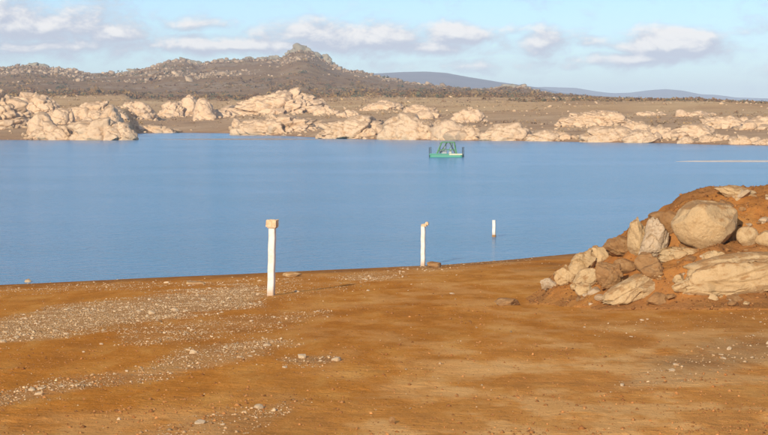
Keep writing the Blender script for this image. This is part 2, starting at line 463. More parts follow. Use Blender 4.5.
# ------------------------------------------------------------------ the water
def build_water():
    rad = np.concatenate([np.linspace(20, 700, 60), np.array([900, 1200, 1600, 2300])])
    az = np.linspace(-math.pi, math.pi, 181)
    A, D = np.meshgrid(az, rad)
    me = mesh_from(np.stack([D * np.sin(A), D * np.cos(A), 0 * D], -1).reshape(-1, 3), grid_faces(len(rad), len(az))[:, ::-1])
    s = M('lake_water', 0.17, 0.5)
    s.b.inputs['IOR'].default_value = 1.333
    s.color((0.070, 0.250, 0.420))
    P = s.pos()
    mp = s.n.new('ShaderNodeMapping'); mp.inputs['Rotation'].default_value = (0, 0, R(25)); mp.inputs['Scale'].default_value = (1.0, 1.6, 1.0)
    s.l.new(P, mp.inputs['Vector']); Q = mp.outputs[0]
    a = s.noise(0.9, 4, 0.6, Q, 0.3); b = s.noise(3.2, 3, 0.6, Q); c = s.noise(0.022, 4, 0.65, Q)
    amp = s.rng(c, 0.3, 0.7, 0.5, 1.5)
    h = s.math('MULTIPLY', s.math('ADD', a, s.math('MULTIPLY', b, 0.30)), amp)
    s.bump(h, 1.0, 0.53)
    add('water', me, s.m, kind='structure', label='calm blue reservoir water with fine ripples')
build_water()

# ------------------------------------------------------------------ the far shore and hills
SPX = np.array([-400, 0, 110, 127, 134, 165, 220, 260, 320, 380, 430, 500, 570, 640, 700, 768, 1200])
SPY = np.array([139, 140, 140.4, 140, 133.6, 132.3, 133, 135, 137.4, 139.4, 140, 140.6, 141.5, 142.8, 143.8, 145, 148])
SKX = np.array([-400, -200, -60, 0, 30, 60, 90, 125, 150, 165, 185, 200, 215, 240, 265, 280, 290, 299, 308, 320, 335, 350, 362, 380, 395, 410, 440, 480, 500, 525, 550, 600, 650, 700, 768, 900, 1200])
SKY = np.array([74, 62, 69, 67, 65, 68, 73, 72, 66, 61, 59, 64, 60, 59, 58, 59, 53, 50, 51, 58, 67, 71, 72, 77, 79, 82.5, 85.5, 88.5, 86.5, 86, 92, 95, 97, 97, 101, 99, 96])
def far_z(X, Y):
    X = np.asarray(X, float); Y = np.asarray(Y, float)
    px = CX + F * X / Y
    jx = px + 5 * fb2(X, Y, 60, 3, seed=101)
    S = F * EYE / (np.interp(jx, SPX, SPY) - HOR)
    t = Y - S + 14 * fb2(X, Y, 26, 3, seed=102)
    z = np.interp(t, [-60, -12, 0, 12, 40, 110, 250, 450, 650, 900, 1500], [-2.5, -0.7, 0, 0.9, 1.7, 3.6, 7.4, 12, 15.6, 19, 24])
    low = sstep(60, 300, t) * (1 - sstep(900, 1300, t))
    z = z + sstep(0, 60, t) * (0.5 * fb2(X, Y, 38, 4, seed=103) + low * 0.9 * fb2(X, Y, 110, 3, seed=104))
    sk = np.interp(px, SKX, SKY)
    RD = 2150.0
    top = EYE + (HOR - sk) / F * RD
    up = sstep(1180, RD, Y) ** 1.25
    fall = 1 - 0.7 * sstep(RD, RD + 500, Y)
    rise = np.maximum(top - 26, 0) * up * fall
    z = z * np.where(top < 26, 1 + (np.clip(top, 6, 26) / 26 - 1) * sstep(900, RD, Y), 1) + rise
    cap = EYE + (HOR - (sk + 2.2 + 1.8 * sstep(500, 620, px))) / F * Y
    over = z - cap
    z = np.where((over > 0) & (Y < RD), cap + 0.12 * np.minimum(over, 6), z)
    rough = sstep(1250, 1700, Y) * np.clip(rise / 25, 0.05, 1.0)
    z = z + rough * (3.0 * fb2(X, Y, 120, 4, seed=105) + 1.5 * np.abs(fb2(X, Y, 22, 3, seed=106)))
    return z

def build_far():
    a = np.linspace(-900, 900, 660) / F
    d = np.concatenate([np.exp(np.linspace(math.log(395), math.log(820), 160)), np.exp(np.linspace(math.log(824), math.log(2750), 150))])
    T, Y = np.meshgrid(a, d); X = T * Y
    Z = far_z(X, Y)
    me = mesh_from(np.stack([X, Y, Z], -1).reshape(-1, 3), grid_faces(len(d), len(a)))
    pxx = CX + F * X / Y
    scrub = sstep(1060, 1260, Y + 170 * fb2(X, Y, 120, 4, seed=120) + 190 * sstep(380, 560, pxx))
    attr(me, 'scrub', scrub)
    px = CX + F * X / Y
    rocky = sstep(0.0, 0.45, fb2(X, Y, 70, 4, seed=121) + 0.55 * sstep(0.72, 1.0, Y / 2150) * sstep(60, 40, 0 * Y + np.interp(px, SKX, SKY) - 20))
    attr(me, 'rocky', rocky * sstep(1300, 1500, Y))
    s = M('dry_lakeside_ground', 0.95, 0.1)
    P = s.co
    z = s.sepz(P)
    sand = s.ramp(s.noise(0.05, 5, 0.62, P, 0.4), [(0.3, (0.34, 0.20, 0.095)), (0.5, (0.48, 0.30, 0.15)), (0.7, (0.60, 0.41, 0.22))])
    grass = s.ramp(s.noise(0.018, 5, 0.65, P, 0.4), [(0.3, (0.44, 0.245, 0.10)), (0.5, (0.60, 0.37, 0.155)), (0.7, (0.70, 0.48, 0.22))])
    c = s.mix(s.rng(z, 3.0, 9.0), sand, grass)
    c = s.mix(s.rng(z, 0.0, 0.7, 0.6, 0.0), c, (0.30, 0.16, 0.085))
    hill = s.ramp(s.noise(0.02, 6, 0.7, P, 0.3), [(0.3, (0.21, 0.11, 0.040)), (0.5, (0.30, 0.165, 0.058)), (0.7, (0.38, 0.235, 0.080))])
    c = s.mix(s.attr('scrub'), c, hill)
    rk = s.math('MULTIPLY', s.attr('rocky'), s.rng(s.noise(0.16, 5, 0.7, P), 0.47, 0.60))
    c = s.mix(s.math('MULTIPLY', rk, 0.8), c, (0.46, 0.36, 0.24))
    s.color(c)
    s.bump(s.noise(0.35, 5, 0.7, P), 0.8, 1.2)
    add('far_shore', me, s.m, kind='structure', label='dry far shore rising from the water to scrubby hills')
    # hills far beyond
    d2 = np.exp(np.linspace(math.log(2740), math.log(11500), 110)); a2 = np.linspace(-900, 900, 420) / F
    T, Y = np.meshgrid(a2, d2); X = T * Y; px = CX + F * T
    ax = [-600, -200, 100, 300, 370, 400, 425, 445, 470, 500, 535, 560, 700, 1300]; ay = [92, 84, 88, 80, 74.5, 73, 72.5, 73.5, 78, 82.5, 87, 92, 104, 104]
    bx = [-600, 300, 450, 520, 545, 575, 595, 612, 630, 650, 665, 682, 700, 715, 735, 768, 900, 1300]; by = [95, 90, 90, 88, 87, 88, 91.5, 93.5, 93, 90.5, 89.5, 91, 94.5, 95, 97.5, 98.5, 95, 98]
    ha = EYE + (HOR - np.interp(px, ax, ay)) / F * 6200; hb = EYE + (HOR - np.interp(px, bx, by)) / F * 9600
    Z = 2 + np.maximum((ha - 2) * np.exp(-((Y - 6200) / 1100) ** 2), (hb - 2) * np.exp(-((Y - 9600) / 1300) ** 2)) \
        + 5.0 * fb2(X, Y, 700, 5, seed=130) * sstep(3000, 6000, Y)
    me = mesh_from(np.stack([X, Y, Z], -1).reshape(-1, 3), grid_faces(len(d2), len(a2)))
    s = M('distant_scrub_hill', 0.97, 0.05)
    s.color(s.ramp(s.noise(0.004, 5, 0.65, s.co), [(0.3, (0.13, 0.11, 0.12)), (0.55, (0.18, 0.15, 0.155)), (0.75, (0.24, 0.20, 0.19))]))  # cool base colour: part of the haze's blue is painted in here
    add('distant_hills', me, s.m, kind='structure', label='blue hazy hills beyond the scrub')
build_far()

def build_spit(name, label, px0, px1, py, depth, h, mat):
    """a low bar of sand just out of the water"""
    n, k = 90, 14
    t = np.linspace(0, 1, n)[:, None]; w = np.linspace(-1, 1, k)[None]
    Yc = F * EYE / (py - HOR)
    x0, x1 = (px0 - CX) / F * Yc, (px1 - CX) / F * Yc
    Xc = x0 + (x1 - x0) * t + 0 * w
    body = np.sin(math.pi * np.clip(t, 0, 1)) ** 0.45 * (0.75 + 0.35 * fb2(Xc, 0 * Xc, 9, 3, seed=int(px0)))
    Y = Yc + w * depth * 0.5 * body + 1.5 * fb2(Xc, 0 * Xc, 20, 2, seed=7)
    Z = h * body * (1 - w ** 2) - 0.05 + 0.02 * fb2(Xc, Y, 2.0, 2, seed=8)
    me = mesh_from(np.stack([Xc, Y, Z], -1).reshape(-1, 3), grid_faces(n, k))
    add(name, me, mat, kind='structure', label=label)
sm = M('pale_sand', 0.95, 0.1); sm.color(sm.ramp(sm.noise(0.7, 4, 0.6), [(0.35, (0.38, 0.27, 0.18)), (0.65, (0.54, 0.42, 0.30))]))
MAT['sand'] = sm.m
sb = M('grey_white_sand', 0.95, 0.1); sb.color(sb.ramp(sb.noise(0.7, 4, 0.6), [(0.35, (0.52, 0.48, 0.42)), (0.65, (0.66, 0.62, 0.55))])); MAT['bar_sand'] = sb.m
build_spit('sand_spit', 'low tan spit of sand in front of the inlet', 150, 345, 139.4, 13.0, 0.30, MAT['sand'])
build_spit('sand_bar', 'thin pale sand bar lying in open water', 674, 860, 161.6, 7.0, 0.36, MAT['bar_sand'])

# ------------------------------------------------------------------ rock shapes
def voronoi(p, seeds):
    d = (p ** 2).sum(1)[:, None] + (seeds ** 2).sum(1)[None] - 2 * p @ seeds.T
    i = np.argpartition(d, 1, axis=1)[:, :2]; r = np.arange(len(p))
    a, b = d[r, i[:, 0]], d[r, i[:, 1]]
    sw = b < a
    c = np.where(sw, i[:, 1], i[:, 0])
    return c, np.sqrt(np.maximum(np.minimum(a, b), 0)), np.sqrt(np.maximum(np.maximum(a, b), 0))

def facets(q, g, cells, off, tilt, gap, gw, wf, wa, seed, stretch=(1, 1, 1)):
    """radial offsets of a rock split into cells: each cell is a tilted facet, joints between them recessed"""
    sd_ = q[g.choice(len(q), cells, replace=False)] * g.uniform(0.75, 1.0, (cells, 1))
    w = q + wa * np.stack([fbm(q * wf + 3 * k, 2, seed=seed + k) for k in range(3)], 1)
    st = np.array(stretch)
    ci, f1, f2 = voronoi(w * st, sd_ * st)
    t = g.normal(0, tilt, (cells, 3))
    e = np.exp(-((f2 - f1) / gw) ** 1.4)
    return off * g.uniform(-1, 1, cells)[ci] + np.clip(((q - sd_[ci]) * t[ci]).sum(1), -0.25, 0.25) - gap * e, e

def outcrop_mesh(seed, hw, hd, hh, cells, sub, skew=0.0, crack=0.10, lump=0.16, low_amp=0.17, dome=0):
    """a mass of weathered granite split by joints; base at z=0"""
    g = np.random.default_rng(seed)
    v, f = ico(sub)
    n = np.sign(v) * np.abs(v) ** 0.86
    n /= np.maximum(np.linalg.norm(n, axis=1, keepdims=True), 1e-6) ** 0.5
    if dome: n[:, 2] = np.where(n[:, 2] > 0, np.abs(n[:, 2]) ** dome, n[:, 2])
    q = n * np.array([hw, hd, hh]) / hh
    low = fbm(q * 0.8 + seed, 3, seed=seed + 9)
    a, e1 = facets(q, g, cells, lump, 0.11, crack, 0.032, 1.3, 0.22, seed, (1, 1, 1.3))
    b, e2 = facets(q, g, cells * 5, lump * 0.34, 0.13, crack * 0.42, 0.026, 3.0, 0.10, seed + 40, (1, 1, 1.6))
    r = 1 + low_amp * low + a + b + 0.03 * fbm(q * 7, 3, 0.6, seed=seed + 5)
    p = n * r[:, None]
    p[:, 2] *= 1 + skew * p[:, 0]
    p = p * np.array([hw, hd, hh])
    p[:, 2] = np.where(p[:, 2] < -0.2 * hh, -0.2 * hh + 0.2 * (p[:, 2] + 0.2 * hh), p[:, 2])
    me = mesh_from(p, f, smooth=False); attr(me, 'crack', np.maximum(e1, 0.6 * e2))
    return me

def boulder_mesh(seed, sub=3, cuts=9, rough=0.05, cutr=(0.62, 0.92), cells=0, flat=1.0, gap=0.08):
    g = np.random.default_rng(seed)
    v, f = ico(sub); p = v * 1.0
    for k in range(cuts):
        n = g.normal(size=3); n /= np.linalg.norm(n); c = g.uniform(*cutr)
        s = p @ n - c
        p = p - np.where(s > 0, s, 0)[:, None] * n[None] * 0.94
    edge = np.zeros(len(p))
    if cells:
        a, e1 = facets(p, g, cells, 0.05, 0.14, gap * 0.6, 0.05, 1.6, 0.2, seed)
        b, e2 = facets(p, g, cells * 7, 0.016, 0.11, gap * 0.2, 0.03, 3.0, 0.12, seed + 50)
        edge = np.maximum(e1, 0.5 * e2)
        p = p * (1 + a + b)[:, None]
    p = p * (1 + 0.10 * fbm(v * 1.4 + seed, 2, seed=seed) + rough * fbm(v * 5 + seed, 5, 0.6, seed=seed + 3))[:, None]
    p[:, 2] *= flat
    ext = np.maximum(p.max(0) - p.min(0), 1e-3); p = (p - (p.max(0) + p.min(0)) / 2) / (ext / 2)
    me = mesh_from(p, f); attr(me, 'crack', edge)
    return me

# ------------------------------------------------------------------ far outcrops: px0, px1, y top, y base, label
OUT = [
    (-70, 22, 83, 128, 'tall pale granite headland beside a sandy cove', 'A'),
    (8, 54, 91, 114, 'broad sloping granite slab on top of the headland', 'A'),
    (-60, 12, 110, 122, 'low sandy-toned ledge under the tall headland rock', 'A'),
    (26, 52, 109, 135, 'rounded granite block stack next to the sandy cove', 'A'),
    (62, 118, 100, 120, 'smooth whaleback of granite behind the headland blocks', 'A'),
    (84, 104, 109, 124, 'square granite block propped over a dark gap', 'A'),
    (32, 72, 121, 140, 'low broken granite at the water line of the headland', 'A'),
    (69, 122, 117, 140, 'wide jointed granite mass at the headland shore', 'A'),
    (46, 70, 105, 124, 'granite block between the broad headland slab and the square block', 'A'),
    (98, 120, 101, 130, 'upright granite mass behind the pale nose of the headland', 'A'),
    (107, 133, 121, 140, 'pale granite nose ending the headland beside the inlet', 'A'),
    (137, 173, 133, 140.5, 'low pale rocks in the water off the headland', 'A'),
    (118, 152, 99, 118, 'jumbled granite slope at the back of the inlet', 'A'),
    (160, 183, 98, 117, 'large smooth tilted granite slab behind the inlet', 'A'),
    (178, 198, 93, 116, 'rugged rock stack abutting the large tilted slab', 'A'), (194, 213, 95, 120, 'upright rock pillar on the far side of the rugged stack', 'A'),
    (205, 228, 108, 118, 'low rocks trailing off from the upright pillar', 'A'),
    (236, 318, 89, 114, 'long rounded granite dome with a knob on its crest', 'A'),
    (268, 294, 87.5, 104, 'rocky knob crowning the long rounded dome', 'A'),
    (241, 318, 113, 133, 'granite dome standing directly above the inlet beach', 'A'),
    (219, 238, 110, 117, 'flat low ledge on the slope beside the inlet dome', 'A'), (232, 241, 117, 127.5, 'small upright rock standing just off the inlet dome', 'A'),
    (316, 336, 105, 115, 'crumbled rock where the long rounded dome runs out', 'A'),
    (343, 359, 107.5, 117, 'isolated squat rock on the brown slope above the granite ramp', 'A'), (368, 400, 99.5, 110, 'flat-topped rocks highest up behind the granite ramp', 'A'),
    (322, 388, 116, 138.8, 'long granite ramp rising to a dark vertical cleft', 'A'),
    (386, 442, 112, 139.6, 'granite wall on the raft side of the dark cleft', 'A'),
    (402, 436, 103, 118, 'broad hump set back above the granite wall beside the cleft', 'A'), (432, 464, 111, 139.6, 'steep granite face on the shore directly behind the green raft', 'A'),
    (453, 482, 107.5, 122, 'rounded granite hump set back above the raft', 'A'),
    (459, 485, 122, 139.5, 'broken rock face between the raft-side cliff and the smooth whaleback', 'A'),
    (482, 533, 123, 140.5, 'smooth low whaleback of granite along the water', 'A'),
    (533, 572, 129, 141.5, 'low dome at the tapering end of the smooth whaleback', 'A'),
    (566, 628, 109.5, 126, 'granite ridge sloping down from a small knob', 'A'),
    (583, 632, 121, 141.5, 'jointed granite slabs above a green patch of shore', 'A'),
    (625, 652, 117, 132, 'sharp-crested rock set back where the knobbed ridge ends', 'A'), (626, 655, 129, 143, 'waterside rock just past the jointed slabs', 'A'),
    (648, 676, 123, 138, 'sloping outcrop between the sharp-crested rock and the long pale one', 'A'), (673, 712, 124, 138, 'long pale outcrop above a small bright block at the shore', 'A'), (702, 731, 131, 141, 'tapering low ledge at the end of the long pale outcrop', 'A'),
    (682, 693, 136, 143.5, 'small bright block at the water below the long pale outcrop', 'A'), (640, 661, 110, 115.5, 'thin strip of rock on the plain behind the sharp-crested rock', 'A'), (684, 712, 110.5, 116, 'thin strip of rock on the plain behind the long pale outcrop', 'A'),
    (708, 747, 113.5, 128, 'wedge of rock sloping down across the brown plain', 'A'), (746, 800, 114, 128, 'bulky rocks next past the sloping wedge on the plain', 'A'), (733, 756, 135, 144.5, 'cluster of low rocks at the water beyond the tapering ledge', 'A'),
    (758, 790, 137, 145, 'low shoreline rocks across the water from the thin sand bar', 'A'),
]
placed = []
def build_outcrops():
    for k, (x0, x1, yt, yb, lab, kind) in enumerate(OUT):
        mx = (x0 + x1) / 2
        P = hit(far_z, mx, min(yb, float(np.interp(mx, SPX, SPY)) - 0.4), 400, 1300)
        D = P[1]; w = (x1 - x0) / F * D; hz = (yb - yt) / F * D
        hd = min(max(w * 0.30, hz * 0.7), w * 0.5 + 2)
        big = w > 9
        me = outcrop_mesh(500 + k, w / 2 * 1.22, hd * 1.2, hz * 0.82, int(12 + w * 1.1) if big else 12, 6 if w > 14 else 5,
                          skew=random.uniform(-0.2, 0.2), crack=0.24, lump=0.08, low_amp=0.20, dome=1.35)
        zc = float(far_z(np.array([P[0]]), np.array([D + hd * 0.6]))[0])
        base = min(P[2], zc)
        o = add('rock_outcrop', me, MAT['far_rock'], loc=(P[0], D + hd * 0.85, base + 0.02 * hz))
        tag(o, lab or 'smaller pale granite outcrop among the rocks of the far shore', 'rock outcrop', 'granite outcrops along the far shore')
        placed.append((P[0], D + hd * 0.85, w / 2, hd, hz, base))
build_outcrops()

def build_far_boulders():
    var = [boulder_mesh(900 + k, 4, 11, 0.06, (0.5, 0.9)) for k in range(10)]
    for m_ in var: m_.materials.append(MAT['far_rock'])
    wts = np.array([p[2] for p in placed]) ** 0.8; wts /= wts.sum()
    cnt = 0; tri = 0
    while cnt < 290 and tri < 3000:
        tri += 1
        x, y, hw, hd, hz, b = placed[rng.choice(len(placed), p=wts)]
        a = rng.uniform(0, 2 * math.pi); rr = rng.uniform(0.75, 1.25)
        X = x + hw * rr * math.cos(a); Y = y + (hd * rr + 1) * math.sin(a) * (1.0 if rng.random() < 0.5 else 2.2)
        if math.sin(a) > 0.3: continue
        z = float(far_z(np.array([X]), np.array([Y]))[0])
        if z < 0.05: continue
        s = min(0.45 + rng.gamma(1.5, 0.42), 2.6)
        o = add('boulder', var[cnt % 10], None, loc=(X, Y, z + 0.25 * s))
        o.scale = (s * rng.uniform(0.8, 1.35), s * rng.uniform(0.8, 1.2), s * rng.uniform(0.55, 0.95))
        o.rotation_euler = (rng.uniform(-.3, .3), rng.uniform(-.3, .3), rng.uniform(0, 6.28))
        tag(o, 'loose pale boulder lying among the granite outcrops of the far shore', 'boulder', 'loose boulders on the far shore')
        cnt += 1
build_far_boulders()

def scatter_mesh(pts, sizes, tints, sub=1, nvar=14, seed=5, flat=0.65, jitter=0.28, sink=0.25):
    """many small rocks in one mesh"""
    g = np.random.default_rng(seed)
    bv, bf = ico(sub)
    vs, fs, cs, base = [], [], [], 0
    variants = []
    for k in range(nvar):
        v = bv * (1 + jitter * fbm(bv * 1.3 + 11 * k, 2, seed=seed + k))[:, None] * g.uniform(0.7, 1.3, 3)
        for q in range(3):
            n = g.normal(size=3); n /= np.linalg.norm(n); s = v @ n - g.uniform(0.45, 0.8)
            v = v - np.where(s > 0, s, 0)[:, None] * n
        variants.append(v)
    nv = len(bv); N = len(pts)
    allv = np.zeros((N, nv, 3)); vi = g.integers(0, nvar, N); a = g.uniform(0, 6.28, N)
    tl = g.normal(0, 0.25, N)
    B = np.stack(variants)[vi] * np.array([1, 1, flat])
    B[:, :, 2] += tl[:, None] * B[:, :, 0]
    c, s = np.cos(a)[:, None], np.sin(a)[:, None]
    allv[:, :, 0] = (B[:, :, 0] * c - B[:, :, 1] * s); allv[:, :, 1] = (B[:, :, 0] * s + B[:, :, 1] * c); allv[:, :, 2] = B[:, :, 2]
    allv = allv * sizes[:, None, None] + pts[:, None, :]
    allv[:, :, 2] += (sizes * (0.5 - sink) * flat)[:, None]
    faces = (bf[None] + (np.arange(N) * nv)[:, None, None]).reshape(-1, 3)
    me = mesh_from(allv.reshape(-1, 3), faces, smooth=False)
    cattr(me, 'tint', np.repeat(tints, nv, 0))
    return me

def tints(n, a, b, seed, vary=0.12):
    g = np.random.default_rng(seed); t = g.random((n, 1)) ** 1.2
    c = np.array(a)[None] * (1 - t) + np.array(b)[None] * t
    return np.clip(c * (1 + g.normal(0, vary, (n, 1))), 0.01, 0.8)

def build_far_rubble():
    X, Y = [], []
    wts = np.array([p[2] for p in placed]); wts /= wts.sum()
    idx = rng.choice(len(placed), 4200, p=wts)
    for i in idx:
        x, y, hw, hd, hz, b = placed[i]
        a = rng.uniform(math.pi, 2 * math.pi); rr = rng.uniform(0.7, 1.5)
        X.append(x + hw * rr * math.cos(a)); Y.append(y + (hd * rr + rng.exponential(8)) * math.sin(a))
    for k in range(1800):
        d = rng.uniform(470, 1150); X.append(rng.uniform(-440, 440) / F * d * 1.0); Y.append(d)
    X, Y = np.array(X), np.array(Y); Z = far_z(X, Y)
    k = Z > 0.05; P = np.stack([X, Y, Z], 1)[k]
    # thin out by patches so that the stones lie in drifts
    keep = fb2(P[:, 0], P[:, 1], 30, 3, seed=140) + rng.uniform(-0.3, 0.6, len(P)) > 0
    P = P[keep]
    sz = np.minimum(0.18 + rng.exponential(0.28, len(P)), 1.1)
    me = scatter_mesh(P, sz, tints(len(P), (0.40, 0.27, 0.15), (0.66, 0.48, 0.29), 3), seed=8)
    add('shore_rubble', me, MAT['pebble'], kind='stuff', label='small pale rubble strewn between the granite outcrops', cat='rubble')
build_far_rubble()

# ------------------------------------------------------------------ hills: tors, stones and scrub
TORS = [(166, 204, 58, 68), (211, 236, 58.5, 67), (238, 262, 58, 67), (258, 286, 57, 67), (283, 320, 47, 61), (292, 306, 46, 52), (314, 334, 55, 69), (340, 372, 70.5, 78), (20, 48, 63.5, 70), (498, 530, 84.5, 89), (372, 398, 77, 83), (120, 150, 69.5, 74)]
TLAB = ['pale rock tor on the hump left of the hill saddle', None, None, None, 'jagged grey summit tor crowning the highest hill', 'small knob of rock on the very top of the summit tor', 'broken grey rock falling away from the highest summit', None, None, None, None, None]
def build_tors():
    for k, (x0, x1, yt, yb) in enumerate(TORS):
        D = 2120.0; mx = (x0 + x1) / 2; w = (x1 - x0) / F * D; hz = (yb - yt) / F * D
        X = (mx - CX) / F * D; base = EYE + (HOR - yb) / F * D
        me = outcrop_mesh(700 + k, w / 2, w * 0.33, hz * 0.9, 26, 5, crack=0.2, lump=0.16, low_amp=0.3)
        o = add('rock_tor', me, MAT['tor_rock'], loc=(X, D + 8, base))
        tag(o, TLAB[k] or 'low weathered rock tor along the crest of the scrubby hills', 'rock tor', 'rock tors on the hill crest')
build_tors()

def build_hill_rocks():
    N = 30000
    px = rng.uniform(-200, 960, N); Y = rng.uniform(1250, 2160, N); X = (px - CX) / F * Y
    Z = far_z(X, Y)
    sk = np.interp(px, SKX, SKY)
    hgt = np.clip((Z - 18) / np.maximum(EYE + (HOR - sk) / F * 2150 - 18, 6), 0, 1)
    m = fb2(X, Y, 75, 4, seed=150) + 0.55 * hgt ** 2 - 0.10 + 0.25 * ((sk < 72) * hgt) + rng.normal(0, 0.12, N)
    k = (m > 0.30 + 0.5 * sstep(0.5, 0.15, hgt))
    P = np.stack([X, Y, Z], 1)[k][:10500]
    sz = np.minimum(0.4 + rng.exponential(0.62, len(P)), 4.5)
    me = scatter_mesh(P, sz, tints(len(P), (0.29, 0.20, 0.125), (0.52, 0.385, 0.24), 4), sub=1, seed=9, flat=0.8)
    add('hill_stones', me, MAT['pebble'], kind='stuff', label='grey stones scattered over the scrubby hillsides', cat='stones')
build_hill_rocks()

def bush_mesh(pts, sizes, tint, quads=20, seed=3):
    g = np.random.default_rng(seed); N = len(pts)
    c = g.normal(size=(N, quads, 3)); c /= np.linalg.norm(c, axis=2, keepdims=True); c *= g.uniform(0.25, 1.0, (N, quads, 1)) ** 0.6
    c[:, :, 2] = np.abs(c[:, :, 2]) * 0.85
    a = g.normal(size=(N, quads, 3)); a /= np.linalg.norm(a, axis=2, keepdims=True)
    b = np.cross(a, g.normal(size=(N, quads, 3))); b /= np.linalg.norm(b, axis=2, keepdims=True)
    s = g.uniform(0.16, 0.36, (N, quads, 1))
    q = np.stack([c - a * s, c + b * s * 0.8, c + a * s, c - b * s * 0.8], 2)
    V = q * sizes[:, None, None, None] + pts[:, None, None, :]
    n = N * quads
    me = mesh_from(V.reshape(-1, 3), np.arange(n * 4).reshape(n, 4), smooth=False)
    tt = np.repeat(tint, quads * 4, 0) * np.repeat(g.uniform(0.75, 1.25, (n, 1)), 4, 0)
    cattr(me, 'tint', tt)
    return me

def build_scrub():
    N = 24000
    px = rng.uniform(-200, 960, N); y0 = 1080 - 190 * sstep(380, 560, px); Y = y0 + (2160 - y0) * rng.random(N) ** 1.35; X = (px - CX) / F * Y
    m = fb2(X, Y, 60, 4, seed=160) + 0.28 * np.exp(-((Y - 1190) / 70) ** 2) + rng.normal(0, 0.15, N)
    k = m > 0.02
    X, Y = X[k][:8600], Y[k][:8600]
    P = np.stack([X, Y, far_z(X, Y) - 0.2], 1)
    sz = (0.9 + rng.gamma(2.0, 0.42, len(P))) * np.where(CX + F * X / Y > 520, 0.72, 1.0)
    t = tints(len(P), (0.19, 0.10, 0.042), (0.26, 0.17, 0.06), 6, 0.2)
    gr = rng.random(len(P)) < 0.16; t[gr] = np.array([0.11, 0.105, 0.05])
    me = bush_mesh(P, sz, t, 15)
    add('hill_scrub', me, MAT['bush'], kind='stuff', label='brown leafless scrub covering the hillsides', cat='scrub')
    # dry tufts on the flat ground behind the rocks
    N = 16000
    px = rng.uniform(-200, 960, N); Y = rng.uniform(500, 1180, N); X = (px - CX) / F * Y
    Z = far_z(X, Y)
    k = (Z > 1.5) & (fb2(X, Y, 45, 4, seed=170) + rng.normal(0, 0.2, N) > 0.15)
    P = np.stack([X, Y, Z - 0.05], 1)[k][:4200]
    me = bush_mesh(P, 0.35 + rng.gamma(1.6, 0.22, len(P)), tints(len(P), (0.24, 0.14, 0.065), (0.40, 0.28, 0.13), 7, 0.2), 8, seed=4)
    add('dry_tufts', me, MAT['bush'], kind='stuff', label='dry tufts of grass dotted between the granite outcrops', cat='grass tufts')
build_scrub()

# ------------------------------------------------------------------ boulders of the earth bank
def bank_rock(px0, px1, py0, py1, label, mat, seed, cells=0, cuts=9, depth=0.8, tilt=0.0, sub=4, push=0.15, at=None, cutr=(0.62, 0.92), rough=0.05, gap=0.08):
    mx = (px0 + px1) / 2
    py = at if at is not None else py1 - 0.12 * (py1 - py0)
    P = hit(near_z, mx, py, 36, 85)
    D = P[1]; w = (px1 - px0) / F * D; h = (py1 - py0) / F * D
    me = boulder_mesh(seed, sub, cuts, rough, cutr, cells, gap=gap)
    o = add('boulder', me, mat)
    ry = R(tilt); hw, hh = w / 2, h / 2
    # half-axes of a tilted ellipse whose bounding box is w x h
    c2, s2 = math.cos(ry) ** 2, math.sin(ry) ** 2
    if abs(c2 - s2) > 0.15:
        A = (hw * hw * c2 - hh * hh * s2) / (c2 * c2 - s2 * s2); B = (hh * hh * c2 - hw * hw * s2) / (c2 * c2 - s2 * s2)
        A, B = math.sqrt(max(A, 0.04 * hw * hw)), math.sqrt(max(B, 0.04 * hh * hh))
    else: A, B = hw * 1.2, hh * 0.55
    hd = depth * (hw + hh) / 2
    Y = D + hd * push
    C = ray(mx, (py0 + py1) / 2) * (Y / ray(mx, (py0 + py1) / 2)[1])
    o.location = (C[0], Y, EYE + C[2])
    o.scale = (A, hd, B); o.rotation_euler = (0, -ry, 0)
    tag(o, label, 'boulder', 'boulders set in the bank of earth')
    return o
MB, MG, MR = MAT['boulder'], MAT['grey_rock'], MAT['brown_rock']
bank_rock(671, 738, 200, 252, 'largest boulder, rounded and pale tan, half sunk in the earth bank', MB, 1201, cuts=12, sub=6, depth=0.9, cutr=(0.72, 0.95), rough=0.03)
bank_rock(627, 648, 216, 258, 'tall narrow orange-tan rock standing against a grey cracked one', MB, 1202, cells=5, tilt=0, depth=0.9, sub=6)
bank_rock(640, 669, 217, 262, 'grey-white fractured boulder standing beside the largest boulder', MG, 1213, cells=7, sub=6, tilt=-8, rough=0.09)
bank_rock(658, 683, 210, 236, 'dark brown rock wedged behind the largest boulder', MR, 1204, sub=5, push=0.9, at=240)
bank_rock(648, 672, 211, 222, 'flat-topped brown rock above the grey fractured boulder', MR, 1205, sub=5, push=1.2, at=230)
bank_rock(736, 759, 226, 247, 'small smooth grey-tan boulder next to the largest one', MB, 1206, cuts=7, cutr=(0.75, 0.95), rough=0.03)
bank_rock(754, 786, 230, 248, 'pale boulder next past the small grey-tan one', MB, 1207, cuts=8)
bank_rock(655, 704, 246, 264, 'soil-stained flat slab under the largest boulder', MB, 1208, cells=4, sub=6, depth=1.0, push=0.2, at=255)
bank_rock(604, 638, 235, 259, 'rust-tan leaning rock beside the tall narrow rock', MR, 1209, cells=4, tilt=-20, sub=6, depth=0.9)
bank_rock(566, 596, 249, 281, 'pointed pale rock topping the cluster at the foot of the bank', MB, 1210, cells=4, sub=6, cuts=11)
bank_rock(553, 576, 264, 287, 'rough dun rock at the outer end of the bank', MB, 1211, cells=6, sub=5, rough=0.09)
bank_rock(569, 600, 267, 291, 'pale wedge-shaped rock under the pointed rock', MB, 1212, cells=4, tilt=28, sub=6)
bank_rock(594, 624, 262, 293, 'dark brown boulder in the middle of the bank foot', MR, 1203, cells=5, sub=6, cuts=12, rough=0.09)
bank_rock(602, 668, 272, 313, 'long tilted boulder with a pale upper face at the bank foot', MB, 1214, cells=4, tilt=24, sub=6, rough=0.06, cuts=10, depth=1.0, push=0.25, at=294)
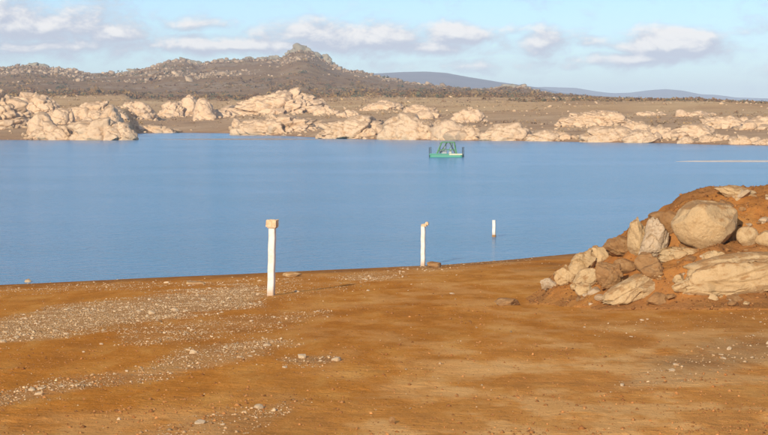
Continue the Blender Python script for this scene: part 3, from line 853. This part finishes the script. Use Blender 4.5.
bank_rock(656, 815, 252, 310, 'wide pale bedrock slab breaking out of the earth bank', MB, 1215, cells=14, sub=6, tilt=7, depth=0.6, push=0.30, at=283, rough=0.05, gap=0.05, cuts=14)
bank_rock(672, 694, 280, 293, 'ragged cream stone at the edge of the wide slab', MB, 1216, cells=4, tilt=14, sub=5, rough=0.07)
bank_rock(714, 757, 185, 199, 'flat pale rock on the crest of the earth bank', MB, 1217, sub=5, tilt=-6, push=0.3, cells=3, at=195)
bank_rock(594, 606, 294, 301, 'small white stone below the dark brown boulder', MG, 1218, sub=3)
bank_rock(612, 640, 258, 276, 'reddish clod-covered rock between the dark boulder and the slab', MR, 1219, sub=5, cells=3)
bank_rock(640, 664, 262, 280, 'earth-covered lump of rock above the long tilted boulder', MR, 1220, sub=5, cells=3)

bank_rock(584, 612, 245, 267, 'angular tan rock behind the pointed rock of the lower cluster', MB, 1231, cells=4, sub=5, cuts=12, push=0.4)
bank_rock(634, 662, 252, 275, 'angular brown rock under the grey fractured boulder', MR, 1232, cells=4, sub=5, cuts=12, tilt=-15)
bank_rock(574, 592, 281, 297, 'small angular tan rock at the toe of the lower cluster', MB, 1233, cells=3, sub=5, cuts=12)
bank_rock(646, 668, 292, 306, 'dark earthy rock beside the foot of the long tilted boulder', MR, 1234, cells=4, sub=5, cuts=11, push=0.4)
bank_rock(540, 558, 278, 291, 'low rough rock outermost at the toe of the bank', MG, 1235, cells=4, sub=5, cuts=11)
bank_rock(700, 724, 250, 263, 'tan slab edge showing between the largest boulder and the wide slab', MB, 1236, cells=3, sub=5, cuts=12, push=0.3)

def build_bank_rubble():
    var = [boulder_mesh(1250 + k, 4, 10, 0.08, (0.5, 0.9), cells=3) for k in range(8)]
    mats = [MB, MR, MG, MR]
    for k, v in enumerate(var): v.materials.append(mats[k % 4])
    n = 0
    while n < 90:
        px, py = rng.uniform(548, 772), rng.uniform(195, 312)
        if py < 300 - (px - 560) * 0.62 + 8: continue
        P = hit(near_z, px, py, 36, 85, 1500)
        if float(bank_h(np.array([P[0]]), np.array([P[1]]))[0]) < 0.06: continue
        s_ = min(0.05 + rng.exponential(0.055), 0.26)
        o = add('rubble_stone', var[n % 8], None, loc=(P[0], P[1], P[2] + 0.15 * s_))
        o.scale = (s_ * rng.uniform(0.9, 1.5), s_, s_ * rng.uniform(0.55, 0.9)); o.rotation_euler = (rng.uniform(-.4, .4), rng.uniform(-.4, .4), rng.uniform(0, 6.28))
        tag(o, 'small stone half buried in the soil of the earth bank', 'stone', 'small stones in the earth bank'); n += 1
build_bank_rubble()

# ------------------------------------------------------------------ stones, pebbles and clods of the near shore
def near_points(n, x0, x1, y0, y1):
    X = rng.uniform(x0, x1, n); Y = rng.uniform(y0, y1, n); return X, Y, near_z(X, Y)

def build_pebbles():
    X, Y, Z = near_points(260000, -27, 17, 16, 122)
    X2, Y2, Z2 = near_points(190000, -24, 3, 44, 84)
    X3, Y3, Z3 = near_points(60000, -14, 2, 27, 46)
    X, Y, Z = np.concatenate([X, X2, X3]), np.concatenate([Y, Y2, Y3]), np.concatenate([Z, Z2, Z3])
    px, py = project(X, Y, Z)
    g = gravel_mask(X, Y, Z)
    g = np.where((px < -80) | (px > 850) | (py > 470), 0, g)
    g = g * (0.25 + 1.1 * sstep(-0.3, 0.35, fb2(X, Y, 0.8, 3, seed=200)))
    k = (rng.random(len(X)) < g * 0.95 + 0.004) & (Z > -0.02)
    P = np.stack([X, Y, Z], 1)[k]
    if len(P) > 44000: P = P[rng.permutation(len(P))[:44000]]
    sz = np.minimum(0.008 + rng.exponential(0.0075, len(P)), 0.055) * 1.1
    me = scatter_mesh(P, sz, tints(len(P), (0.38, 0.215, 0.085), (0.66, 0.48, 0.28), 12, 0.2), sub=0, seed=14, jitter=0.3, nvar=30)
    add('gravel', me, MAT['pebble'], kind='stuff', label='pale pebbles strewn in bands across the bare shore', cat='gravel')
    # the larger stones, one by one
    var = [boulder_mesh(1400 + q, 3, 12, 0.06, (0.45, 0.85)) for q in range(8)]
    sm_ = rock_material('shore_stone', (0.66, 0.49, 0.30), (0.54, 0.38, 0.21), (0.32, 0.20, 0.10), (0.50, 0.31, 0.15), sc=6.0)
    for v in var: v.materials.append(sm_)
    X, Y, Z = near_points(9000, -25, 15, 18, 118)
    px, py = project(X, Y, Z); g = gravel_mask(X, Y, Z)
    ok = (px > -5) & (px < 773) & (py < 438) & (Z > 0.02) & (bank_h(X, Y) < 0.05) & (rng.random(len(X)) < g * 0.9 + 0.010)
    idx = np.nonzero(ok)[0][:260]
    for q, i in enumerate(idx):
        s = min(0.030 + rng.exponential(0.015), 0.10)
        o = add('stone', var[q % 8], None, loc=(X[i], Y[i], Z[i] + 0.2 * s))
        o.scale = (s * rng.uniform(0.9, 1.6), s * rng.uniform(0.8, 1.2), s * rng.uniform(0.45, 0.8)); o.rotation_euler = (0, 0, rng.uniform(0, 6.28))
        tag(o, 'loose pale stone lying on the bare brown shore', 'stone', 'loose stones on the near shore')
    def one(px, py, w, h, label, mat, seed, sub=4, cells=3):
        P = hit(near_z, px, py, 12, 110, 9000); D = P[1]
        o = add('stone', boulder_mesh(seed, sub, 9, 0.08, cells=cells), mat, loc=(P[0], D, P[2] + 0.30 * h / F * D))
        o.scale = (w / 2 / F * D, w / 2 / F * D * 0.8, h / 2 / F * D * 1.15)
        tag(o, label, 'stone')
    one(292, 276.5, 20, 6, 'tan flat rock at the water edge behind the capped post', MAT['boulder'], 1501)
    one(196, 284, 20, 4, 'pale flat stone alone near the water line', MAT['boulder'], 1502)
    one(434, 267.5, 15, 7, 'dark reddish lump of earth beside the thin white post', MAT['brown_rock'], 1503, cells=6)
    one(507, 305, 26, 8, 'crumbly brown heap of earth on the open slope', MAT['brown_rock'], 1504, cells=8)
    one(392, 423, 7, 8, 'dark clod of earth on the smooth foreground soil', MAT['brown_rock'], 1505, sub=3)
    one(267, 346, 9, 4, 'dirty cream stone on its own below the gravel band', MAT['grey_rock'], 1506, sub=3)
    one(28, 283, 7, 5, 'mossy rounded stone at the water edge', MAT['grey_rock'], 1507, sub=3)
    # crumbs of soil: sown evenly over what one sees of the slope, more on the bank and round its foot
    n = 60000
    px, py = rng.uniform(-60, 830, n), 262 + 185 * rng.random(n) ** 0.8
    t = (3.15 / np.maximum((py - HOR) / F - 0.0453 + 0.0261 * (px - CX) / F, 0.012))
    X, Y = (px - CX) / F * t, t
    k = (Y < 118) & (Y > 14)
    X, Y = X[k], Y[k]; Z = ground_z(X, Y)
    dens = 0.30 + 0.9 * sstep(-0.15, 0.35, fb2(X, Y, 2.6, 4, seed=210)) + 0.8 * np.exp(-((X - 7) / 6) ** 2 - ((Y - 56) / 3.5) ** 2)
    k = (Z > 0.05) & (rng.random(len(X)) < 0.34 * dens) & (bank_h(X, Y) < 0.02)
    Xb, Yb, Zb = near_points(13000, 3.0, 15.0, 51, 63)
    bb = bank_h(Xb, Yb); kb = (bb > 0.02) & (rng.random(len(Xb)) < 0.35 + 0.9 * sstep(-0.2, 0.4, fb2(Xb, Yb, 0.8, 3, seed=211)))
    P = np.concatenate([np.stack([X, Y, Z], 1)[k], np.stack([Xb, Yb, Zb], 1)[kb]])
    nb = int(kb.sum())
    sz = np.minimum(0.006 + rng.exponential(0.0075, len(P)), 0.05)
    sz[-nb:] = np.minimum(0.012 + rng.exponential(0.015, nb), 0.085)
    tn = tints(len(P), (0.28, 0.11, 0.03), (0.52, 0.245, 0.08), 15, 0.2); tn[-nb:] *= 0.72
    me = scatter_mesh(P, sz, tn, sub=0, seed=19, nvar=40, jitter=0.3, flat=0.75)
    add('soil_crumbs', me, MAT['clod'], kind='stuff', label='crumbs and clods of brown soil strewn over the shore', cat='soil')
build_pebbles()

# ------------------------------------------------------------------ marker posts
def box_bm(bm, cx, cy, cz, sx, sy, sz, taper=1.0):
    vs = []
    for z, k in ((-1, 1.0), (1, taper)):
        for x, y in ((-1, -1), (1, -1), (1, 1), (-1, 1)):
            vs.append(bm.verts.new((cx + x * sx / 2 * k, cy + y * sy / 2 * k, cz + z * sz / 2)))
    for f in ((0, 3, 2, 1), (4, 5, 6, 7), (0, 1, 5, 4), (1, 2, 6, 5), (2, 3, 7, 6), (3, 0, 4, 7)): bm.faces.new([vs[i] for i in f])
    return vs
def finish(bm, bev=0.01, seg=2):
    bmesh.ops.recalc_face_normals(bm, faces=bm.faces)
    if bev: bmesh.ops.bevel(bm, geom=list(bm.edges), offset=bev, segments=seg, affect='EDGES', profile=0.6)
    me = bpy.data.meshes.new('mesh'); bm.to_mesh(me); bm.free(); return me

pw = M('weathered_white_paint', 0.7, 0.3)
zz = pw.sepz(pw.co)
pc = pw.mix(pw.rng(pw.noise(4.0, 5, 0.7, None, 0.4), 0.45, 0.70, 0, 0.6), (0.74, 0.71, 0.64), (0.56, 0.47, 0.35))
pc = pw.mix(pw.rng(pw.noise(30.0, 4, 0.7), 0.64, 0.74, 0, 0.6), pc, (0.36, 0.30, 0.23))
pc = pw.mix(pw.rng(pw.math('ADD', zz, pw.math('MULTIPLY', pw.noise(3.0, 4, 0.7), -0.5)), -0.25, 0.22, 0.75, 0.0), pc, (0.44, 0.28, 0.14))
pw.color(pc); pw.bump(pw.noise(18.0, 4, 0.6), 0.4, 0.01)
MAT['post'] = pw.m
pk = M('tan_cap', 0.9, 0.2)
pk.color(pk.mix(pk.rng(pk.noise(9.0, 5, 0.7), 0.4, 0.7), (0.72, 0.54, 0.34), (0.50, 0.33, 0.18))); pk.bump(pk.noise(14.0, 4, 0.7), 0.7, 0.03)
MAT['cap'] = pk.m

def shaft_mesh(w, h, below=0.35):
    bm = bmesh.new(); n = 14
    rings = []
    for k in range(n + 1):
        z = -below + (h + below) * k / n; ww = w * (1.03 - 0.06 * k / n) * (1 + 0.012 * math.sin(7 * k))
        dx = 0.006 * math.sin(k * 1.7)
        rings.append([bm.verts.new((dx + sx * ww / 2, sy * ww / 2, z)) for sx, sy in ((-1, -.78), (-.78, -1), (.78, -1), (1, -.78), (1, .78), (.78, 1), (-.78, 1), (-1, .78))])
    for a, b in zip(rings[:-1], rings[1:]):
        for i in range(8): bm.faces.new((a[i], a[(i + 1) % 8], b[(i + 1) % 8], b[i]))
    bm.faces.new(rings[-1]); bm.faces.new(rings[0][::-1])
    return finish(bm, 0)

def cap_mesh(w, d, h, seed):
    bm = bmesh.new(); box_bm(bm, 0, 0, h / 2, w, d, h, 0.96)
    bmesh.ops.subdivide_edges(bm, edges=list(bm.edges), cuts=5, use_grid_fill=True)
    P = np.array([v.co[:] for v in bm.verts]); n = fbm(P * 9 + seed, 3, seed=seed); n2 = fbm(P * 22 + seed, 2, seed=seed + 2)
    for v, a, b in zip(bm.verts, n, n2):
        v.co *= 1 + 0.07 * a
        if v.co.z > h * 0.8: v.co.z += 0.035 * b + 0.02 * a
    return finish(bm, 0)

def marker_post(px, py, py_top, w, label, lean, cap=None, water=False):
    P = hit(near_z if not water else (lambda X, Y: 0 * X), px, py, 20, 150, 9000); D = P[1]
    h = (py - py_top) / F * D
    e = bpy.data.objects.new('marker_post', None); COL.objects.link(e); e.location = P
    e.rotation_euler = (R(0.6), R(lean), R(-14))
    tag(e, label, 'post', 'white marker posts down the shore')
    sh = add('shaft', shaft_mesh(w, h, 1.4 if water else 0.4), MAT['post'], e)
    if cap: cap(e, h)
    return e, h, D

def cap_big(e, h):
    c = add('cap', cap_mesh(0.36, 0.33, 0.235, 3), MAT['cap'], e, loc=(-0.01, 0, h - 0.01))
    bm = bmesh.new(); box_bm(bm, 0, 0, 0.02, 0.29, 0.29, 0.055); add('collar', finish(bm, 0.006), MAT['post'], e, loc=(0, 0, h - 0.045))
def cap_side(e, h):
    add('cap', cap_mesh(0.26, 0.24, 0.11, 8), MAT['cap'], e, loc=(0.05, 0, h - 0.005))
    bm = bmesh.new(); box_bm(bm, 0.18, 0, 0.16, 0.16, 0.15, 0.16, 0.8); add('bracket', finish(bm, 0.02), MAT['cap'], e, loc=(0, 0, h - 0.03))
marker_post(271, 295.5, 226, 0.225, 'tall white post with a chunky tan block on its head', 1.6, cap_big)
marker_post(423, 266, 226, 0.195, 'white post with a small tan bracket on top at the water edge', 0.4, cap_side)
def band(e, h):
    bm = bmesh.new(); box_bm(bm, 0, 0, 0, 0.21, 0.21, 0.11); 
    add('tide_mark', finish(bm, 0.01), MAT['brown_rock'], e, loc=(0, 0, 0.07), label='dark wet band round the foot of the post')
marker_post(494, 237, 220, 0.19, 'bare white post standing in the shallow water', 0.2, band, water=True)

# ------------------------------------------------------------------ the raft
def tube(bm, a, b, r, n=8):
    a, b = Vector(a), Vector(b); d = (b - a); L = d.length
    q = d.to_track_quat('Z', 'Y').to_matrix().to_4x4()
    m = Matrix.Translation(a + d / 2) @ q
    bmesh.ops.create_cone(bm, cap_ends=True, segments=n, radius1=r, radius2=r, depth=L, matrix=m)
def paint(name, c, rough=0.5, wear=(0.25, 0.13, 0.06)):
    s = M(name, rough, 0.4); s.color(s.mix(s.rng(s.noise(3.0, 5, 0.7), 0.55, 0.75, 0, 0.5), c, wear)); return s.m
def part(name, parent, mat, fn, bev=0.0, loc=None):
    bm = bmesh.new(); fn(bm); return add(name, finish(bm, bev), mat, parent, loc=loc)

def build_raft():
    Y = F * EYE / (157.0 - HOR); X = (446.5 - CX) / F * Y
    e = bpy.data.objects.new('work_raft', None); COL.objects.link(e); e.location = (X, Y, 0); e.rotation_euler = (0, 0, R(-6))
    tag(e, 'small turquoise and green raft with a green pipe frame afloat in mid lake', 'raft')
    teal = paint('turquoise_paint', (0.07, 0.33, 0.23)); green = paint('green_paint', (0.09, 0.27, 0.11)); pale = paint('cream_paint', (0.62, 0.64, 0.42))
    dark = paint('dark_steel', (0.055, 0.075, 0.085)); grey = paint('grey_machine', (0.30, 0.33, 0.36)); white = paint('white_tarpaulin', (0.34, 0.38, 0.34))
    def floaty(yc):
        def fn(bm):
            n = 12; r = 0.34
            prof = [(-2.62, 0.12), (-2.5, 0.26), (-2.3, r), (2.3, r), (2.5, 0.26), (2.62, 0.12)]
            rings = [[bm.verts.new((x, yc + q * math.cos(2 * math.pi * k / n), 0.14 + q * math.sin(2 * math.pi * k / n))) for k in range(n)] for x, q in prof]
            for a, b in zip(rings[:-1], rings[1:]):
                for k in range(n): bm.faces.new((a[k], a[(k + 1) % n], b[(k + 1) % n], b[k]))
            bm.faces.new(rings[0][::-1]); bm.faces.new(rings[-1])
        return fn
    for yc in (-1.15, 1.15): part('float', e, teal, floaty(yc))
    for k in range(11):
        part('deck_plank', e, teal if k < 6 else pale, lambda bm: box_bm(bm, 0, 0, 0, 0.455, 3.0, 0.06), 0.008, loc=(-2.35 + 0.47 * k, 0, 0.515 + 0.004 * (k % 2)))
    part('side_beam', e, teal, lambda bm: box_bm(bm, -1.05, 0, 0, 3.1, 0.1, 0.2), 0.01, loc=(0, -1.54, 0.46))
    part('side_beam', e, pale, lambda bm: box_bm(bm, 1.55, 0, 0, 2.06, 0.1, 0.2), 0.01, loc=(0, -1.543, 0.46))
    for sx in (-2.6, 2.6):
        for sy in (-1.45, 1.45):
            def post(bm, sx=sx, sy=sy):
                tube(bm, (sx, sy, -0.15), (sx, sy, 1.55), 0.06)
                tube(bm, (sx, sy, 1.50), (sx, sy, 1.56), 0.085)
            part('corner_post', e, dark, post)
    for sy in (-0.95, 0.95):
        part('frame_leg', e, green, lambda bm, sy=sy: tube(bm, (-1.5, sy, 0.55), (-0.75, sy * 0.8, 2.35), 0.075))
        part('frame_leg', e, green, lambda bm, sy=sy: tube(bm, (1.55, sy, 0.55), (1.2, sy * 0.8, 2.35), 0.075))
        part('frame_rail', e, green, lambda bm, sy=sy: tube(bm, (-0.82, sy * 0.8, 2.35), (1.26, sy * 0.8, 2.35), 0.075))
        part('frame_brace', e, dark, lambda bm, sy=sy: tube(bm, (-1.05, sy * 0.9, 0.6), (0.1, sy * 0.8, 2.3), 0.05))
        part('frame_brace', e, dark, lambda bm, sy=sy: tube(bm, (1.35, sy * 0.95, 0.6), (0.5, sy * 0.8, 2.3), 0.05))
        part('frame_rail', e, green, lambda bm, sy=sy: tube(bm, (-1.3, sy * 0.97, 1.15), (1.42, sy * 0.97, 1.15), 0.045))
    for k in range(5):
        x0_ = -0.95 + 0.48 * k
        part('frame_brace', e, green if k % 2 else dark, lambda bm, x0_=x0_, k=k: tube(bm, (x0_, -0.86, 1.15), (x0_ + (0.32 if k % 2 else -0.1) + 0.1, -0.78, 2.3), 0.045))
    for xx in (-0.75, 0.25, 1.2): part('cross_bar', e, green, lambda bm, xx=xx: tube(bm, (xx, -0.8, 2.36), (xx, 0.8, 2.36), 0.06))
    def pump(bm):
        box_bm(bm, -0.35, 0.0, 0.85, 0.8, 0.7, 0.6); tube(bm, (-0.75, 0, 1.0), (-1.1, 0, 1.0), 0.22, 14); tube(bm, (-0.3, 0, 1.1), (-0.3, 0, 1.75), 0.09, 10)
        box_bm(bm, -0.35, 0.0, 1.22, 0.5, 0.45, 0.14, 0.8)
    part('engine', e, grey, pump, 0.02)
    def sheet(bm):
        box_bm(bm, 0.62, -0.1, 0.80, 0.5, 0.7, 0.5, 0.7); box_bm(bm, 0.66, -0.1, 1.20, 0.26, 0.3, 0.34, 0.7)
    part('covered_gear', e, white, sheet, 0.06)
build_raft()
# ------------------------------------------------------------------ haze
def build_haze():
    bm = bmesh.new(); bmesh.ops.create_cube(bm, size=1.0)
    zt, zb = 150.0, -4.0
    bmesh.ops.scale(bm, vec=(15000, 13500, zt - zb), verts=bm.verts)
    me = bpy.data.meshes.new('haze'); bm.to_mesh(me); bm.free()
    m = bpy.data.materials.new('haze_air'); m.use_nodes = True; n = m.node_tree.nodes; n.clear()
    out = n.new('ShaderNodeOutputMaterial'); v = n.new('ShaderNodeVolumePrincipled')
    v.inputs['Color'].default_value = (0.64, 0.80, 1.0, 1); v.inputs['Density'].default_value = 1.2e-4; v.inputs['Density Attribute'].default_value = ''; v.inputs['Anisotropy'].default_value = -0.2
    m.node_tree.links.new(v.outputs[0], out.inputs['Volume']); m.cycles.homogeneous_volume = True
    add('haze', me, m, kind='stuff', label='thin pale haze in the air', loc=(0, 5600, (zt + zb) / 2))
build_haze()
